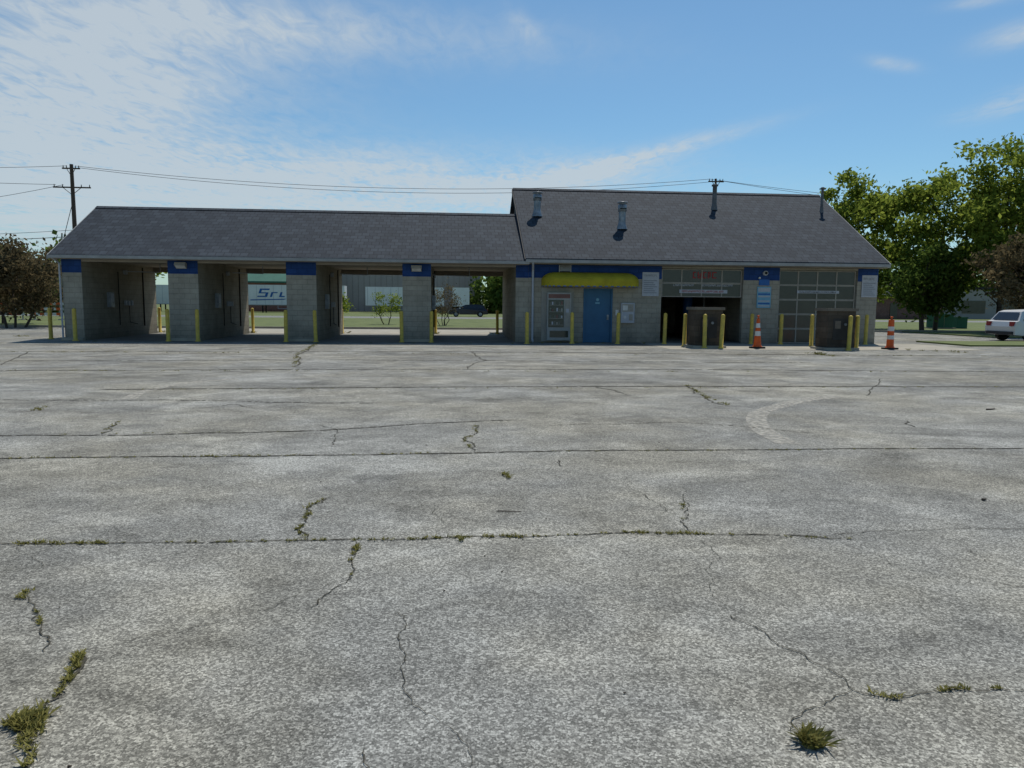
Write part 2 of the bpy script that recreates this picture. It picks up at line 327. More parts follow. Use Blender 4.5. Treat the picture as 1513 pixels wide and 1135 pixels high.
for pts,d,r,h,n in [([(120,965),(110,1000),(90,1020),(60,1050),(30,1075),(45,1110),(40,1140)],40,.019,.025,14),
  ([(30,1055),(50,1080),(40,1100)],50,.03,.028,20),([(118,970),(95,1015)],70,.018,.024,18),([(42,872),(28,888)],50,.02,.022,16),([(55,905),(62,925)],40,.012,.02,12),
  ([(0,804),(160,803)],48,.024,.022,14),([(610,797),(700,793),(800,793)],36,.024,.024,14),([(920,787),(1050,790)],48,.024,.024,14),([(330,801),(610,797)],20,.018,.020,12),([(800,793),(930,787)],16,.016,.018,10),([(1050,790),(1260,797)],12,.014,.016,10),([(160,803),(330,801)],10,.014,.016,10),
  ([(690,792),(680,798)],20,.03,.05,16),([(485,735),(455,750),(450,770),(440,785),(455,798)],24,.020,.022,14),([(528,808),(515,835)],40,.018,.025,16),([(520,850),(518,856)],24,.010,.02,8),
  ([(1295,1028),(1325,1032)],65,.017,.022,14),([(1385,1022),(1430,1016)],60,.015,.022,12),([(1430,1018),(1500,1018)],26,.009,.014,8),
  ([(1010,745),(1008,775)],12,.015,.02,10),([(700,628),(705,640),(685,650),(700,668)],11,.03,.03,12),([(1015,570),(1040,585),(1075,600)],11,.06,.04,16),
  ([(0,678),(620,671)],8,.028,.024,10),([(560,672),(630,670)],18,.03,.03,12),([(300,675),(430,674)],16,.03,.028,10),([(760,668),(1513,663)],5,.025,.022,10),([(180,622),(160,632),(150,642)],8,.04,.03,12),([(52,608),(70,600)],14,.05,.04,14),
  ([(745,700),(753,708)],30,.02,.04,14),([(470,507),(438,525),(436,542)],8,.09,.04,14),([(0,520),(1500,527)],2.8,.08,.04,10),([(150,576),(1500,572)],3.6,.05,.03,10),([(0,548),(1500,550)],2.2,.07,.04,10),([(0,644),(470,637)],3,.03,.02,10),
  ([(1190,522),(1240,528)],5,.12,.12,20),([(1340,518),(1440,522)],3,.12,.10,18),([(760,507),(970,508)],1.6,.08,.10,14),([(0,498),(60,497)],3,.2,.1,18),([(90,505),(760,508)],1.2,.1,.05,12)]:
    line_weeds(pts,d,r,h,n)
x,y=survey(1198,1098)
for _ in range(5): tuft(x+rnd.gauss(0,.012),y+rnd.gauss(0,.012),.028,90,.05)
x,y=survey(38,1068)
for _ in range(8): tuft(x+rnd.gauss(0,.03),y+rnd.gauss(0,.03),.03,50,.04)
for px_ in (-9.6,-5.2,-.7,2.6,-13.9):
    for _ in range(5): tuft(px_+rnd.gauss(0,.2),36.9+rnd.uniform(0,.6),.12,16,.15)
wb.build("weeds",[m_weed])
# scattered twigs and pebbles
b=MB()
x,y=survey(752,757); b.cyl((x-.09,y+.012,.008),(x+.09,y-.012,.008),.004,.003,5)
x,y=survey(1455,740); b.cyl((x-.02,y,.01),(x+.02,y+.01,.012),.012,.006,6)
x,y=survey(1466,606); b.cyl((x-.09,y,.01),(x+.09,y+.06,.01),.012,.008,6)
for _ in range(110):
    x,y=rnd.uniform(-6,7),rnd.uniform(2.2,14); s=rnd.uniform(.002,.006); b.cyl((x-s,y,.003+s*.5),(x+s,y+rnd.uniform(-s,s),.003+s*.5),s*.9,s*.4,5)
b.build("twigs_and_pebbles",[m_bark])

# faint worn tyre arc
def arc_mat():
    m=bpy.data.materials.new("worn_tyre_track"); m.use_nodes=True; t=m.node_tree; t.nodes.clear(); L=t.links.new
    o=N(t,'ShaderNodeOutputMaterial'); d=N(t,'ShaderNodeBsdfDiffuse'); d.inputs[0].default_value=(.44,.42,.37,1); tr=N(t,'ShaderNodeBsdfTransparent'); mx=N(t,'ShaderNodeMixShader')
    tc=N(t,'ShaderNodeTexCoord'); n=N(t,'ShaderNodeTexNoise'); n.inputs['Scale'].default_value=14; n.inputs['Detail'].default_value=8; L(tc.outputs['Object'],n.inputs['Vector'])
    q=N(t,'ShaderNodeMapRange'); q.inputs[1].default_value=.32; q.inputs[2].default_value=.60; q.inputs[4].default_value=.8; L(n.outputs[0],q.inputs[0]); L(q.outputs[0],mx.inputs[0]); L(tr.outputs[0],mx.inputs[1]); L(d.outputs[0],mx.inputs[2]); L(mx.outputs[0],o.inputs[0]); return m
ab=MB()
for pts,w in (([(1240,586),(1200,590),(1160,598),(1132,606),(1119,614),(1118,624),(1130,638),(1165,656)],.26),([(350,560),(280,566),(215,578),(190,590)],.2)):
    P=[Vector(survey(*p)) for p in pts]
    Q=[]
    for i in range(len(P)-1):
        for k in range(6):
            p0=P[max(i-1,0)];p1=P[i];p2=P[i+1];p3=P[min(i+2,len(P)-1)]; t=k/6
            Q.append(.5*((2*p1)+(p2-p0)*t+(2*p0-5*p1+4*p2-p3)*t*t+(3*p1-p0-3*p2+p3)*t**3))
    Q.append(P[-1])
    for i in range(len(Q)-1):
        def off(j):
            d=(Q[min(j+1,len(Q)-1)]-Q[max(j-1,0)]).normalized(); return Vector((-d.y,d.x))*w/2
        a,c=off(i),off(i+1)
        ab.poly([(*(Q[i]+a),.003),(*(Q[i]-a),.003),(*(Q[i+1]-c),.003),(*(Q[i+1]+c),.003)])
ab.build("tyre_track",[arc_mat()])

# ------------------------------------------------------------------ car wash building
H=empty("car_wash_building",(1.6,33,0))
FY=29.4; RY=36.5
piers=[(-14.42,-13.72),(-10.58,-9.48),(-6.19,-5.06),(-1.75,-.65),(2.69,3.18)]
LX=-14.62
b=MB()
for x0,x1 in piers: b.box(x0,x1,FY,RY,0,3.08)
b.build("bay_piers",[m_walli],H)
b=MB()
for x0,x1 in piers:
    b.box(x0-.003,x1+.003 if x1<3 else x1-.004,FY-.012,FY-.002,.0,2.55,0)
    b.box(x0-.003,x1+.003 if x1<3 else x1-.004,FY-.016,FY-.002,2.551,3.07,1)
b.build("pier_facing",[m_wall,m_blueb],H)
b=MB()
for (a,c),(d,e) in zip(piers[:-1],piers[1:]):
    b.box(c+.002,d-.002,FY+.01,FY+.2,2.96,3.079); b.box(c+.002,d-.002,RY-.2,RY-.01,2.86,3.079)
b.box(-14.41,3.17,FY+.01,RY-.01,3.081,3.12)
b.build("bay_headers_and_ceiling",[m_soffit],H)
b=MB()
b.slab(LX,3.16,28.88,3.19,32.95,5.42,.10); b.slab(LX,3.16,37.02,3.19,32.951,5.42,.10)
b.prismx(LX,3.16,[(32.75,5.34),(32.95,5.45),(33.15,5.34),(32.95,5.41)])
b.build("bay_roof",[m_roof],H)
b=MB()
b.box(LX,3.16,28.80,28.90,3.06,3.17,0); b.box(LX,3.16,28.905,29.38,3.045,3.07,1)
b.slab(LX-.05,LX-.002,28.86,3.16,32.95,5.40,.14,2); b.slab(LX-.05,LX-.002,37.04,3.16,32.951,5.40,.14,2)
b.prismx(-14.42,-14.22,[(FY,3.13),(RY,3.13),(32.95,5.25)],1)
b.build("bay_roof_trim",[m_gut,m_soffit,m_gut],H)

# right part
X0,X1,BY=3.181,17.70,40.6
RX=17.83
b=MB(); T=.22
def wallp(x0,x1,z0,z1,m=0): b.box(x0,x1,FY,FY+T,z0,z1,m)
wallp(X0,5.41,0,3.08); wallp(6.59,8.58,0,3.08); wallp(5.41,6.59,2.16,3.08)
wallp(11.97,13.49,0,3.08); wallp(16.82,X1,0,3.08); wallp(8.58,11.97,2.99,3.08); wallp(13.49,16.82,2.99,3.08)
b.box(X0,X0+T,FY+T,BY,0,3.08); b.box(X1-T,X1,FY+T,BY,0,3.08); b.box(X0+T,X1-T,BY-T,BY,0,3.08)
b.box(8.3,8.5,FY+T,BY-T,0,3.08); b.box(12.6,12.8,FY+T,BY-T,0,3.08)
b.build("wash_walls",[m_wall],H)
b=MB()
b.box(X0+.003,8.575,FY-.014,FY-.003,2.56,3.075); b.box(11.975,13.485,FY-.014,FY-.003,2.56,3.075); b.box(16.825,X1-.003,FY-.014,FY-.003,2.56,3.075)
b.build("blue_band",[m_blueb],H)
b=MB()
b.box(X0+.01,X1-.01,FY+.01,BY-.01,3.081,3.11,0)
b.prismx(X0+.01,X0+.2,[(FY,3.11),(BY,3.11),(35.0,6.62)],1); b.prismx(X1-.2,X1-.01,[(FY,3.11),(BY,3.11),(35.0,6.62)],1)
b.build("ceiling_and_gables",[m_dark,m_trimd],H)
b=MB()
b.slab(3.02,RX,28.85,3.29,35.0,6.86,.11); b.slab(3.02,RX,41.15,3.29,35.001,6.86,.11)
b.prismx(3.02,RX,[(34.8,6.78),(35.0,6.89),(35.2,6.78),(35.0,6.85)])
b.build("wash_roof",[m_roof],H)
b=MB()
b.box(3.02,RX,28.76,28.86,3.12,3.24,0); b.box(3.18,RX,28.865,FY-.01,3.09,3.11,1)
b.slab(2.975,3.018,28.84,3.26,35.0,6.83,.20,2); b.slab(RX+.002,RX+.05,28.84,3.26,35.0,6.83,.16,0); b.slab(RX+.002,RX+.05,41.16,3.26,35.001,6.83,.16,0)
b.cyl((3.30,28.82,3.1),(3.36,29.33,2.85),.045,n=8,m=3); b.cyl((3.36,29.33,2.85),(3.36,29.33,.15),.045,n=8,m=3); b.cyl((3.36,29.33,.15),(3.36,29.15,.05),.045,n=8,m=3)
b.cyl((-14.52,28.85,3.1),(-14.47,29.33,2.9),.035,n=8,m=3); b.cyl((-14.47,29.33,2.9),(-14.47,29.33,.1),.035,n=8,m=3)
b.build("wash_roof_trim",[m_gut,m_soffit,m_trimd,m_paper],H)

# flues
b=MB()
def flue(x,y,z,h,r,cap=True):
    b.add([(x-r*2,y-r*2.2,z-.02-r*2.2*.58),(x+r*2,y-r*2.2,z-.02-r*2.2*.58),(x+r*2,y+r*2,z+.02+r*2*.58),(x-r*2,y+r*2,z+.02+r*2*.58)],[(0,1,2,3)],1)
    b.rev([(r*1.6,z-.02),(r*1.05,z+.25),(r,z+.3),(r,z+h*.62)],14,0,(x,y))
    if cap:
        b.rev([(r,z+h*.62),(r*1.25,z+h*.64),(r*1.25,z+h*.86),(r*.95,z+h*.88),(r*.95,z+h*.92),(r*1.5,z+h*.93),(r*1.4,z+h*.97),(0.01,z+h)],14,0,(x,y))
        b.cyl((x-r*.9,y-r*1.3,z+h*.72),(x+r*.9,y-r*1.3,z+h*.72),.02,n=6,m=1)
    else:
        b.rev([(r,z+h*.62),(r,z+h*.9),(r*1.5,z+h*.91),(r*1.5,z+h*.97),(.01,z+h)],10,0,(x,y))
flue(3.86,32.35,5.30,1.05,.15); flue(7.36,31.35,4.72,1.15,.15); 
b.build("roof_flues",[m_steel,m_black],H)
b=MB(); flue(12.05,33.3,5.85,1.15,.10,False); flue(17.10,33.25,5.82,1.15,.06,False)
b.box(16.97,17.23,33.2,33.3,6.85,6.9,0)
b.build("vent_pipes",[mat("painted_pipe",(.16,.16,.17),(.1,.1,.1),rough=.6),m_steel],H)

# awning
b=MB(); xc,Lh,R0=(3.70+7.62)/2,(7.62-3.70)/2-.55,.55
def ring(r,z,n=10):
    pts=[]
    for i in range(n+1):
        a=math.pi/2*i/n; pts.append((xc-Lh-r*math.cos(a),FY-.015-r*math.sin(a)*1.15,z))
    for i in range(1,24): pts.append((xc-Lh+2*Lh*i/24,FY-.015-r*1.15,z))
    for i in range(n+1):
        a=math.pi/2*(1-i/n); pts.append((xc+Lh+r*math.cos(a),FY-.015-r*math.sin(a)*1.15,z))
    return pts
rings=[ring(R0,2.23),ring(R0,2.43)]+[ring(R0*math.cos(math.pi/2*k/7)+.001,2.43+.36*math.sin(math.pi/2*k/7)) for k in range(1,8)]
for i in range(len(rings)-1):
    n=len(rings[i]); b.add(rings[i]+rings[i+1],[(j,j+1,j+1+n,j+n) for j in range(n-1)],0,i>0)
b.build("awning",[m_awn],H)
b=MB()
for q in range(0,len(rings[0])-1,2):
    p=rings[0][q]; p2=rings[0][q+1] ; b.poly([(p[0],p[1]-.004,2.215),(p2[0],p2[1]-.004,2.215),(p2[0],p2[1]-.004,2.25),(p[0],p[1]-.004,2.25)])
b.build("awning_hem",[m_bluep],H)

# door
b=MB()
b.box(5.41,5.47,FY-.02,FY+.15,0,2.16,1); b.box(6.53,6.59,FY-.02,FY+.15,0,2.16,1); b.box(5.47,6.53,FY-.02,FY+.15,2.1,2.16,1)
b.box(5.47,6.53,FY+.05,FY+.10,.01,2.1,0)
b.cyl((6.42,FY+.05,1.0),(6.42,FY-.02,1.0),.03,n=8,m=2); b.box(6.38,6.46,FY+.035,FY+.05,.92,1.12,2); b.box(5.9,6.08,FY+.04,FY+.05,1.55,1.62,3)
b.cyl((5.99,FY+.05,1.72),(5.99,FY+.035,1.72),.06,n=12,m=3)
b.build("entry_door",[m_blued,m_blued,m_steel,m_lblue],H)

# louvre vent
b=MB(); b.box(4.42,4.86,FY-.05,FY-.016,2.80,3.06,1)
for i in range(5): z=2.83+i*.048; b.add([(4.43,FY-.09,z),(4.85,FY-.09,z),(4.85,FY-.052,z+.035),(4.43,FY-.052,z+.035)],[(0,1,2,3)],0)
b.box(4.40,4.42,FY-.09,FY-.016,2.79,3.07,0); b.box(4.86,4.88,FY-.09,FY-.016,2.79,3.07,0)
b.build("louvre_vent",[m_white,m_black],H)

# garage doors
def gdoor(x0,x1,zb,zt,rows,cols,name,y=FY+.1):
    b=MB(); fw=.035; h=(zt-zb)/rows; w=(x1-x0)/cols
    for r in range(rows):
        z0=zb+r*h
        b.box(x0,x1,y,y+.05,z0+.003,z0+fw,0); b.box(x0,x1,y,y+.05,z0+h-fw,z0+h-.003,0)
        for c in range(cols+1):
            xx=min(max(x0+c*w-.025,x0),x1-.05); b.box(xx,xx+.05,y+.001,y+.049,z0+fw,z0+h-fw,0)
        for c in range(cols): b.box(x0+c*w+.025,x0+(c+1)*w-.025,y+.02,y+.03,z0+fw,z0+h-fw,1)
    b.build(name,[m_alu,m_glass],H)
gdoor(8.60,11.95,1.86,2.98,2,4,"raised_overhead_door"); gdoor(13.51,16.80,.01,2.98,5,4,"closed_overhead_door")
def letters(b,x0,x1,z0,z1,y,m,seed,gap=.25):
    r=random.Random(seed); x=x0; h=z1-z0
    while x<x1-.05:
        w=h*r.uniform(.45,.7); s=h*.17
        k=r.randint(0,4)
        b.box(x,x+s,y-.004,y,z0,z1,m)
        if k in (0,1,4): b.box(x+s,x+w,y-.004,y,z1-s,z1,m)
        if k in (0,2,3): b.box(x+s,x+w,y-.004,y,z0,z0+s,m)
        if k in (1,3): b.box(x+s,x+w,y-.004,y,z0+h*.42,z0+h*.42+s,m)
        if k in (3,4): b.box(x+w-s,x+w,y-.005,y-.001,z0+s,z1-s,m)
        x+=w+h*gap
b=MB(); yb=FY+.095
b.box(9.35,11.35,yb-.01,yb,2.02,2.16,0); letters(b,9.45,11.25,2.05,2.13,yb-.011,1,3)
letters(b,9.9,10.9,2.62,2.88,yb+.018,1,4); letters(b,9.1,10.0,2.30,2.38,yb+.018,0,5); letters(b,10.3,11.6,2.30,2.38,yb+.018,0,8)
b.box(14.3,16.1,yb-.01,yb,2.06,2.17,0); letters(b,14.4,16.0,2.08,2.14,yb-.011,2,6)
b.build("door_banners",[m_paper,m_red,m_trimd],H)
b=MB(); b.box(9.0,9.06,33,33.06,0,2.9,1); b.box(11.6,11.66,33,33.06,0,2.9,1); b.box(9.0,11.66,33,33.06,2.6,2.66,1)
b.cyl((9.6,34,.0),(9.6,34,1.9),.22,n=10,m=0); b.cyl((11.2,34,.0),(11.2,34,1.9),.22,n=10,m=0); b.box(10.9,11.3,31.5,31.9,0,1.3,2)
b.build("wash_equipment",[m_bluep,m_steel,m_red],H)

# wall signs & boxes
b=MB()
b.box(7.78,8.46,FY-.04,FY-.015,1.88,2.83,0); letters(b,7.86,8.38,2.66,2.74,FY-.04,1,11)
for i in range(7): b.box(7.84,8.38-.07*(i%3),FY-.044,FY-.04,2.0+.08*i,2.03+.08*i,1)
b.box(17.0,17.66,FY-.04,FY-.015,1.92,2.82,0); letters(b,17.06,17.58,2.62,2.72,FY-.04,1,12)
for i in range(7): b.box(17.06,17.58-.07*(i%3),FY-.044,FY-.04,2.0+.08*i,2.03+.08*i,1)
b.build("rules_boards",[m_paper,mat("grey_print",(.25,.27,.3))],H)
b=MB()
b.box(12.56,13.14,FY-.04,FY-.003,1.45,2.30,0); b.box(12.60,13.10,FY-.044,FY-.04,2.10,2.26,1)
for i,m_ in enumerate((1,2,1,0,1,2)): b.box(12.60,13.10,FY-.044,FY-.04,1.50+.095*i,1.56+.095*i,m_)
b.box(12.62,13.06,FY-.03,FY-.015,2.36,2.60,2)
b.cyl((12.85,FY-.02,2.85),(12.85,FY-.14,2.85),.09,n=14,m=3); b.cyl((12.85,FY-.14,2.85),(12.85,FY-.17,2.85),.06,n=14,m=4)
b.cyl((12.62,FY-.02,2.66),(12.62,FY-.10,2.66),.04,n=10,m=3)
b.build("price_poster",[m_lblue,m_paper,m_bluep,m_white,m_black],H)
b=MB()
b.box(6.93,7.47,FY-.12,FY-.001,.80,1.60,0); b.box(6.97,7.43,FY-.125,FY-.12,1.25,1.55,1); b.box(6.99,7.19,FY-.128,FY-.125,1.30,1.50,2); b.box(7.25,7.40,FY-.128,FY-.125,.9,1.15,1); b.cyl((7.08,FY-.12,1.03),(7.08,FY-.14,1.03),.06,n=10,m=2)
b.box(6.72,6.84,FY-.03,FY-.002,1.1,1.32,2)
b.build("coin_changer",[m_paper,m_alu,m_white],H)
b=MB()
b.box(3.72,5.0,FY-.03,FY-.003,.05,2.18,0)
b.box(3.92,4.86,FY-.32,FY-.031,.10,1.98,1)
b.box(3.96,4.58,FY-.33,FY-.32,.62,1.70,2); b.box(3.96,4.82,FY-.332,FY-.32,1.76,1.92,3); b.box(4.62,4.82,FY-.33,FY-.32,.62,1.70,4); b.box(4.02,4.76,FY-.33,FY-.32,.22,.48,2)
for r in range(4):
    b.box(3.99,4.55,FY-.336,FY-.33,.70+r*.26,.715+r*.26,4)
    for c in range(6):
        if (c*7+r*3)%5: b.box(4.0+c*.092,4.06+c*.092,FY-.335,FY-.33,.725+r*.26,.82+r*.26+.02*((c+r)%3),(6,5,6,0,6,3)[(c+r*2)%6])
b.box(4.66,4.78,FY-.336,FY-.33,1.2,1.35,5)
b.build("vending_machine",[mat("machine_surround",(.36,.35,.31),(.29,.28,.25)),mat("vending_body",(.36,.37,.35),(.28,.29,.28)),m_vend,mat("faded_red",(.22,.12,.10),(.15,.08,.07)),m_alu,m_paper,m_muted],H)

# floodlights on piers
b=MB()
for x in (-10.03,-1.2):
    b.box(x-.04,x+.04,FY-.16,FY-.017,2.82,2.90,0)
    b.add([(x-.2,FY-.36,2.86),(x+.2,FY-.36,2.86),(x+.2,FY-.14,2.74),(x-.2,FY-.14,2.74),(x-.2,FY-.3,2.97),(x+.2,FY-.3,2.97),(x+.2,FY-.12,2.93),(x-.2,FY-.12,2.93)],[(4,5,6,7),(0,1,5,4),(1,2,6,5),(2,3,7,6),(3,0,4,7)],0)
    b.add([(x-.18,FY-.35,2.852),(x+.18,FY-.35,2.852),(x+.18,FY-.15,2.745),(x-.18,FY-.15,2.745)],[(0,1,2,3)],1)
b.build("wall_floodlights",[m_alu,m_white],H)

# bay wall equipment
b=MB()
for (a,c) in piers[:4]:
    x=c
    b.box(x,x+.14,31.4,31.75,1.25,1.85,0); b.box(x+.14,x+.15,31.45,31.70,1.45,1.8,1)
    for k in range(3): b.box(x,x+.07,33.0+k*.32,33.12+k*.32,1.32,1.52,1)
    b.cyl((x+.05,32.4,.5),(x+.05,32.4,2.7),.02,n=6,m=2)
    b.cyl((x+.04,33.4,1.3),(x+.04,33.4,.6),.015,n=6,m=2); b.cyl((x+.04,33.4,.6),(x+.04,34.2,.5),.015,n=6,m=2)
    b.cyl((x+.02,35.0,.4),(x+.02,35.0,3.0),.03,n=6,m=2)
    b.cyl((x+1.6,32.8,3.08),(x+1.6,32.8,2.7),.02,n=6,m=1); b.cyl((x+1.6,32.8,2.72),(x+.5,32.2,2.72),.02,n=6,m=1)
    b.cyl((x+.0,29.9+3.2,2.72),(x+.12,29.9+3.2,2.72),.1,n=10,m=1)
b.build("bay_wash_equipment",[m_steel,m_paper,m_black],H)
b=MB()
for x0,x1 in piers[:4]:
    b.box(x0-.03,x1+.03,29.15,FY-.02,.0,.11,0)
b.build("pier_kerbs",[m_conc],H)

# ------------------------------------------------------------------ bollards
def bollard_mesh():
    b=MB(); r=.072; b.rev([(r*1.5,0),(r*1.45,.03),(r,.045),(r,1.16)]+[(r*math.cos(a),1.16+r*.9*math.sin(a)) for a in (.4,.8,1.2,1.5)]+[(.001,1.16+r*.9)],14)
    return b
first=None
for i,(x,y) in enumerate([(-15.4,30.3),(-13.85,28.95),(-10.50,28.95),(-9.42,28.95),(-6.16,28.95),(-5.04,28.95),(-1.77,28.95),(-.63,28.95),(3.04,28.3),(4.82,28.5),(6.63,28.5),(8.5,28.5),
   (8.78,26.9),(9.15,25.75),(9.70,25.6),(13.28,28.6),(13.85,27.2),(13.95,24.7),(14.42,25.05),(14.72,25.8),(-13.9,37.3),(-9.50,37.3),(-5.2,37.3),(2.5,37.3),(-10.9,37.2),(-.6,37.4),(12.1,28.7),(16.9,28.7)]):
    if first is None:
        first=bollard_mesh().build("bollard",[m_yel]); o=first
    else:
        o=bpy.data.objects.new("bollard",first.data); COL.objects.link(o)
    o.location=(x,y,0); o.rotation_euler=(rnd.gauss(0,.012),rnd.gauss(0,.012),rnd.random()*6)

# pedestals
for (x,y) in ((9.35,26.35),(13.78,25.35)):
    b=MB(); b.box(-.50,.50,-.42,.42,.0,1.36,0); b.box(-.56,.56,-.48,.48,1.361,1.46,1); b.box(-.62,.62,-.55,.55,-.02,.08,2)
    b.box(-.32,.30,-.435,-.421,.35,1.1,3); b.box(-.25,-.05,-.445,-.435,.75,1.02,1); b.cyl((.12,-.435,.9),(.12,-.47,.9),.05,n=10,m=4)
    b.build("vacuum_pedestal",[m_ped,mat("stone_cap",(.20,.17,.13),(.13,.11,.09)),m_conc,m_dark,m_steel],None,(x,y,.004))

# traffic cones
def cone(name,x,y,barrel=False):
    b=MB()
    b.box(-.2,.2,-.2,.2,.0,.06,2)
    zs=[(.12,.45,0),(.45,.62,1),(.62,.74,0),(.74,.90,1),(.90,1.06,0)] if not barrel else [(.12,.36,0),(.36,.5,1),(.5,.66,0),(.66,.82,1),(.82,1.06,0)]
    def rr(z): return (.145-.095*(z/1.1)) if not barrel else (.13-.035*(z/1.1))
    b.rev([(.17,.06),(rr(.12)+.01,.1),(rr(.12),.12)],16,0)
    for z0,z1,m in zs: b.rev([(rr(z0),z0),(rr(z1),z1)],16,m)
    b.rev([(rr(1.06),1.06),(.03,1.08),(.025,1.13),(.05,1.15),(.045,1.18),(.001,1.19)],16,0)
    b.build(name,[m_orange,m_white,m_black],None,(x,y,.006),.3)
cone("traffic_cone",11.1,25.75); cone("traffic_cone",15.96,25.5,True)

# ------------------------------------------------------------------ utility poles and wires
def pole(name,x,y,h,arms,r=.17):
    b=MB(); b.cyl((0,0,0),(0,0,h),r,r*.62,10,0)
    for z,w in arms:
        b.box(-w/2,w/2,-.16,-.05,z-.06,z+.06,0)
        for q in (-w/2+.1,-w/4,w/4,w/2-.1): b.cyl((q,-.1,z+.06),(q,-.1,z+.28),.05,.03,8,1)
        b.cyl((-w/4,-.12,z),(0,-.12,z-.7),.03,n=6,m=0); b.cyl((w/4,-.12,z),(0,-.12,z-.7),.03,n=6,m=0)
    return b.build(name,[m_wood,m_trimd],None,(x,y,0))
PX,PY=-35.4,75.0
pole("utility_pole",PX,PY,14.3,[(13.9,1.6),(12.15,3.4)],.26)
QX,QY=27.2,75.0
pole("utility_pole",QX,QY,14.4,[(14.1,1.6),(12.4,2.6)])
b=MB(); b.cyl((0,0,0),(.6,0,7.8),.09,.07,8); b.build("guy_stub_pole",[m_soffit],None,(-36.7,74,0))
b=MB()
def wire(p,q,sag,r=.02,n=28):
    p=Vector(p);q=Vector(q); pr=p
    for i in range(1,n+1):
        t=i/n; c=p.lerp(q,t); c.z-=4*sag*t*(1-t); b.cyl(pr,c,r,n=5,cap=False); pr=c
wire((PX+.4,PY,14.15),(QX-.6,QY,14.35),1.5); wire((PX+.6,PY,14.0),(QX+.6,QY,14.2),1.75)
wire((QX-.6,QY,14.35),(QX+60,QY+6,13.5),1.2); wire((QX+.6,QY,14.2),(QX+60,QY+6,13.0),1.4)
wire((PX-.4,PY,14.15),(PX-40,PY-14,14.0),1.3); wire((PX-1.5,PY,12.4),(PX-40,PY-18,13.2),.9); wire((PX-.8,PY,12.4),(PX-40,PY-2,9.0),1.6); wire((PX,PY,8.2),(PX-40,PY,8.0),.8); wire((PX,PY,7.6),(PX-40,PY,7.6),.8,.03)
wire((PX,PY,11.0),(PX-3.2,PY,.1),0,.03)
b.build("overhead_wires",[m_wire])

# ------------------------------------------------------------------ trees
def tree(name,x,y,h,rx,rz,cz,nclump,nleaf,ls,leafm,seed,tr=.16,sig=.42,multi=1,zmin=.6):
    r=np.random.RandomState(seed); b=MB()
    dirs=r.normal(size=(14,3)); dirs/=np.linalg.norm(dirs,axis=1)[:,None]; amp=r.uniform(-.28,.30,14)
    cl=[]
    while len(cl)<nclump:
        d=r.normal(size=3); d/=np.linalg.norm(d)
        k=1+sum(a*max(0,float(d@q))**3 for a,q in zip(amp,dirs))
        rr=r.uniform(.30,1.0)**.6*k
        c=np.array([d[0]*rx*rr,d[1]*rx*rr,cz+d[2]*rz*rr])
        if c[2]<zmin or c[2]>h-.25: continue
        cl.append(c)
    cl=np.array(cl)
    top=cz+rz*.45
    for mi in range(multi):
        ox,oy=(r.normal()*.25,r.normal()*.25) if multi>1 else (0,0)
        pts=[Vector((ox,oy,0))]
        for i in range(1,7): pts.append(Vector((ox*(1+i*.5)+r.normal()*.06*i**.5,oy*(1+i*.5)+r.normal()*.06*i**.5,top*i/6)))
        for i in range(6): b.cyl(pts[i],pts[i+1],tr*(1-i*.13)/(multi**.4),tr*(1-(i+1)*.13)/(multi**.4),8,0,False)
        for c in cl[mi::multi][::2]:
            c=Vector(c); zt=min(max(c.z-abs(Vector((c.x,c.y)).length)*.8,top*.18),top*.95); i=zt/top*6; k=int(min(i,5)); st=pts[k].lerp(pts[k+1],i-k)
            md=st.lerp(c,.5)+Vector((r.normal()*.12,r.normal()*.12,.15)); rad=tr*.32*(1-.6*zt/top)
            b.cyl(st,md,rad,rad*.6,5,0,False); b.cyl(md,c,rad*.6,rad*.2,5,0,False)
    n=nleaf; ci=r.randint(0,nclump,n); sz=r.uniform(.55,1.35,nclump)[ci][:,None]
    cen=cl[ci]+r.normal(size=(n,3))*sig*sz*np.array([1,1,.72])
    A=r.normal(size=(n,3)); A/=np.linalg.norm(A,axis=1)[:,None]; Bv=np.cross(A,r.normal(size=(n,3))); Bv/=np.linalg.norm(Bv,axis=1)[:,None]
    s=(ls*r.uniform(.55,1.35,n))[:,None]
    V=np.stack([cen-A*s,cen+Bv*s*.55,cen+A*s,cen-Bv*s*.55],1).reshape(-1,3)
    o=len(b.v); b.v+=V.tolist(); F=(np.arange(n*4).reshape(-1,4)+o).tolist(); b.f+=F; b.m+=[1]*n; b.sm+=[False]*n
    return b.build(name,[m_bark,leafm],None,(x,y,0))
tree("maple_tree",29.6,52,11.0,3.1,4.2,6.4,64,13000,.16,m_leafg,11,zmin=2,sig=.48)
tree("maple_tree",33.2,48,10.8,3.2,4.3,6.2,66,13000,.16,m_leafg,12,zmin=1.6,sig=.48)
tree("maple_tree",33.8,43.0,12.4,3.4,5.0,7.2,76,16000,.15,m_leafg,13,zmin=1.6,sig=.48)
tree("maple_tree",38.5,44.0,11.6,3.6,5.0,6.6,66,13000,.17,m_leafg,14,sig=.48)
tree("maple_tree",29.9,44.5,6.6,1.9,2.6,3.4,36,7000,.14,m_leafd,15)
tree("crabapple_tree",31.2,37.5,5.3,2.3,1.7,3.5,45,9000,.11,m_leafr,16,.11,.33)
tree("crabapple_tree",-23.4,42.5,4.7,2.4,1.7,2.9,60,10000,.11,m_leafr,17,.11,.36,3)
tree("crabapple_tree",-28.6,50,5.0,2.8,1.8,3.0,60,9000,.12,m_leafr,18,.11,.38,2)
tree("maple_tree",-27.5,66,6.0,2.8,2.2,3.4,45,8000,.19,m_leafg,19)
tree("sapling",-4.3,54,2.5,.9,.8,1.5,18,1100,.07,m_leafg,20,.05,.20,2)
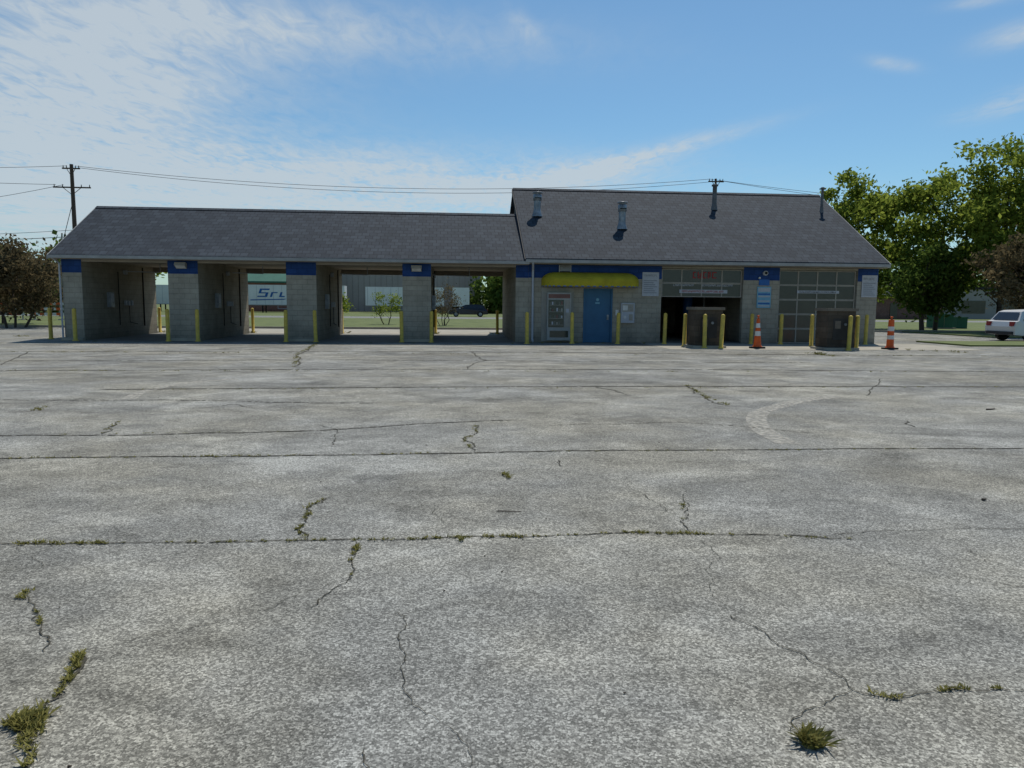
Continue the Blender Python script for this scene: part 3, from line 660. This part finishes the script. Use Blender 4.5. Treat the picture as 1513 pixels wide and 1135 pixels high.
tree("shrub",-.3,52,3.2,1.2,1.1,1.7,30,1500,.06,m_leafr,22,.06,.24,6)
tree("shrub",-9.4,64,2.4,1.3,.9,1.2,18,2500,.10,m_leafg,21,.06,.28,3)
def woods(name,spans,seed,leafm):
    r=np.random.RandomState(seed); P=[]
    for x0,x1,y,h in spans:
        nx=int(abs(x1-x0)/2.6)
        for i in range(nx):
            cx=x0+(x1-x0)*(i+.5)/nx+r.normal()*.8; hh=h*r.uniform(.7,1.15); cy=y+r.normal()*3
            k=700
            d=r.normal(size=(11,3)); sub=np.array([cx,cy,hh*.48])+d*np.array([1.5,1.6,hh*.25])
            P.append(sub[r.randint(0,11,k)]+r.normal(size=(k,3))*np.array([.9,.9,hh*.12]))
    cen=np.concatenate(P); cen[:,2]=np.abs(cen[:,2]); n=len(cen)
    A=r.normal(size=(n,3)); A/=np.linalg.norm(A,axis=1)[:,None]; Bv=np.cross(A,r.normal(size=(n,3))); Bv/=np.linalg.norm(Bv,axis=1)[:,None]
    s=(.46*r.uniform(.5,1.4,n))[:,None]
    b=MB(); b.v=np.stack([cen-A*s,cen+Bv*s*.6,cen+A*s,cen-Bv*s*.6],1).reshape(-1,3).tolist(); b.f=np.arange(n*4).reshape(-1,4).tolist(); b.m=[0]*n; b.sm=[False]*n
    b.build(name,[leafm])
woods("distant_tree_line",[(7,44,122,10),(7,44,127,10),(7,44,134,12),(-130,-72,140,8),(60,150,150,9),(-62,-52,105,8),(-50,-42,100,9)],30,m_leafd)

# ------------------------------------------------------------------ background buildings, trailers
b=MB(); b.box(-20,6,135,165,0,9,0)
for i in range(26): b.box(-19.9+i,-19.84+i,134.94,134.999,.1,9,1)
b.box(-20.1,6.1,134.9,165.1,9.001,9.3,1); b.box(-10,-6.5,134.9,134.99,0,4,1)
b.build("warehouse_building",[m_metalw,mat("cladding_seam",(.26,.25,.23))],None)
e=empty("green_roof_building",(-30,120,0))
b=MB(); b.box(-40,-22,125,138,0,5.0,0); b.build("walls",[m_brick],e)
b=MB(); b.slab(-41,-21.6,124,4.9,131.5,8.3,.25); b.slab(-41,-21.6,139,4.9,131.501,8.3,.25); b.build("roof",[m_greenr],e)
b=MB()
for x in (-38,-34,-30,-26): b.box(x,x+1.6,124.93,124.99,1,2.8,0)
b.build("windows",[m_glass],e)
def trailer(name,x,y,L,rot=0,logo=False):
    b=MB(); b.box(0,L,0,2.6,1.15,4.05,0); b.box(.0,L,-.01,2.61,1.05,1.149,1)
    for i in range(int(L/1.2)): b.box(.3+i*1.2,.34+i*1.2,-.02,-.001,1.2,4.0,3)
    for q in (L-1.3,L-2.6): 
        for yy in (0,2.25): b.cyl((q,yy,.52),(q,yy+.35,.52),.52,n=18,m=2)
    b.box(L-3.3,L-.5,.5,2.1,.6,1.05,2); b.box(2.2,2.35,.2,.4,0,1.05,2); b.box(2.2,2.35,2.2,2.4,0,1.05,2); b.box(4.5,L-4,-.02,.02,.55,.62,3); b.box(4.5,4.56,-.02,.02,.62,1.05,3); b.box(L-4,L-3.94,-.02,.02,.62,1.05,3)
    if logo:
        # slanted italic S-like mark with speed stripes
        def para(x0,x1,z0,z1,sk=.35): b.add([(x0+z0*sk,-.03,z0),(x1+z0*sk,-.03,z0),(x1+z1*sk,-.03,z1),(x0+z1*sk,-.03,z1)],[(0,1,2,3)],4)
        for (x0,x1,z0,z1) in ((.8,2.2,3.3,3.5),(.8,1.15,2.95,3.3),(.8,2.2,2.8,2.95),(1.85,2.2,2.45,2.8),(.8,2.2,2.28,2.45),(2.6,2.9,2.28,3.0),(2.9,3.5,2.85,3.0),(3.9,4.2,2.28,3.0),(4.2,4.7,2.28,2.45)): para(x0,x1,z0,z1)
        b.add([(.6,-.03,1.75),(5.4,-.03,1.9),(5.9,-.03,2.05),(.6,-.03,1.9)],[(0,1,2,3)],4)
    b.build(name,[m_trw,m_alu,m_black,m_paper,m_bluep],None,(x,y,0),rot)
trailer("semi_trailer",-29.4,112,14.2,0,True); trailer("semi_trailer",-12.8,118,12.2); trailer("semi_trailer",3.4,117,13,math.radians(90))
trailer("semi_trailer",-46.5,119,14.0)
e=empty("brick_house",(57,97,0))
b=MB(); b.box(50,66,94,104,0,3.2,0); b.build("walls",[m_brick],e)
b=MB(); b.slab(49.4,66.6,93.3,3.15,99,5.2,.2); b.slab(49.4,66.6,104.7,3.15,99.01,5.2,.2); b.build("roof",[m_roof],e)
b=MB()
for x in (51.5,55,62): b.box(x,x+1.5,93.93,93.99,1,2.4,0)
b.box(58.5,59.5,93.93,93.99,0,2.1,0); b.build("windows",[m_glass],e)
b=MB(); b.box(70,115,100,120,0,4.2,0); b.box(69.8,115.2,99.8,120.2,4.201,4.5,1)
for x in range(73,112,6): b.box(x,x+3.5,99.93,99.99,.8,2.6,2)
b.build("commercial_building",[m_metalw,m_trimd,m_glass],None)
b=MB(); b.box(-.7,.7,-.5,.5,.08,1.0,0); b.box(-.75,.75,-.55,.55,1.001,1.08,0); b.box(-.85,.85,-.65,.65,-.02,.079,1); b.box(-.01,.01,-.51,-.501,.12,.98,1)
b.build("utility_cabinet",[m_greenr,m_conc],None,(36.3,52,0))
b=MB(); b.box(-.4,.4,-.3,.3,.0,.8,0); b.box(-.44,.44,-.34,.34,.801,.86,0); b.build("utility_cabinet",[m_greenr],None,(38.3,52.6,0))
for bx in (-33.5,-30.6):
    b=MB()
    for z in (.35,.75,1.15):
        for i in range(8): b.box(-1.2+i*.3,-.902+i*.3,-.02,.02,z,z+.2,i%2)
    for q in (-1,1):
        b.box(q-.04,q+.04,.03,.09,0,1.4,2); b.box(q-.05,q+.05,-.5,.5,0,.06,2)
    b.build("construction_barricade",[m_orange,m_white,m_steel],None,(bx,60,0))

# ------------------------------------------------------------------ cars
def car(name,x,y,rot,paint,Hh=1.5,L=4.5):
    e=empty(name,(x,y,0)); e.rotation_euler=(0,0,rot); W=.9; s=Hh/1.6
    prof=[(-2.25,.35),(-2.28,.75),(-2.2,1.0),(-2.05,1.05),(-1.8,1.5),(-1.55,1.58),(-.6,1.62),(.3,1.56),(.55,1.45),(1.15,1.07),(1.9,.95),(2.2,.82),(2.28,.55),(2.2,.32),(1.85,.28)]
    def arch(c): return [(c+.38*math.cos(a),.30+.38*math.sin(a)) for a in [math.pi*k/8 for k in range(0,9)]]
    bottom=arch(1.42)+arch(-1.42)
    P=[(px,pz*s) for px,pz in prof+bottom]
    def yw(z): 
        z/=s
        return W if z<1.0 else W-(z-1.0)*.42
    b=MB(); n=len(P)
    vs=[(px,-yw(pz),pz) for px,pz in P]+[(px,yw(pz),pz) for px,pz in P]
    b.add(vs,[tuple(range(n-1,-1,-1)),tuple(range(n,2*n))]+[(i,(i+1)%n,(i+1)%n+n,i+n) for i in range(n)],0)
    o=b.build("body",[paint]); o.parent=e
    b=MB()
    for sg in (-1,1):
        def sp(px,pz): return (px,sg*(yw(pz*s)+.006),pz*s)
        for w in ([(-1.85,1.06),(-1.0,1.06),(-1.0,1.5),(-1.62,1.46)],[(-.94,1.06),(.02,1.06),(.0,1.51),(-.94,1.51)],[(.08,1.06),(.98,1.06),(.42,1.42),(.07,1.5)]):
            pts=[sp(*q) for q in w]; b.poly(pts if sg<0 else pts[::-1])
    b.poly([(-2.075,-.74,1.09*s),(-1.84,-.62,1.47*s),(-1.84,.62,1.47*s),(-2.075,.74,1.09*s)]); b.poly([(1.12,-.76,1.12*s),(.60,-.62,1.45*s),(.60,.62,1.45*s),(1.12,.76,1.12*s)])
    o=b.build("windows",[m_carglass]); o.parent=e
    b=MB()
    for cx in (1.42,-1.42):
        for sg in (-1,1):
            b.cyl((cx,sg*.72,.33),(cx,sg*.90,.33),.33,n=22,m=0); b.cyl((cx,sg*.895,.33),(cx,sg*.91,.33),.20,n=12,m=1)
    o=b.build("wheels",[m_black,m_steel]); o.parent=e
    b=MB()
    for sg in (-1,1):
        b.box(-2.3,-2.18,sg*.70-.12,sg*.70+.12,.78*s,1.0*s,0); b.box(2.12,2.285,sg*.66-.15,sg*.66+.15,.66*s,.8*s,1)
        b.box(.9,1.05,sg*.98-.08,sg*.98+.08,1.05*s,1.17*s,1)
    b.box(-2.33,-2.2,-.8,.8,.35*s,.5*s,2); b.box(2.2,2.31,-.8,.8,.32*s,.45*s,2)
    o=b.build("lights_and_bumpers",[m_red,m_white,m_trimd]); o.parent=e
    return e
m_carglass=mat("car_glass",(.02,.022,.024),(.015,.016,.018),rough=.08,spec=.8)
car("parked_car",27.95,32.6,math.radians(2),m_silver,1.46)
car("parked_car",2.4,88,math.radians(180),m_blackcar,1.45)
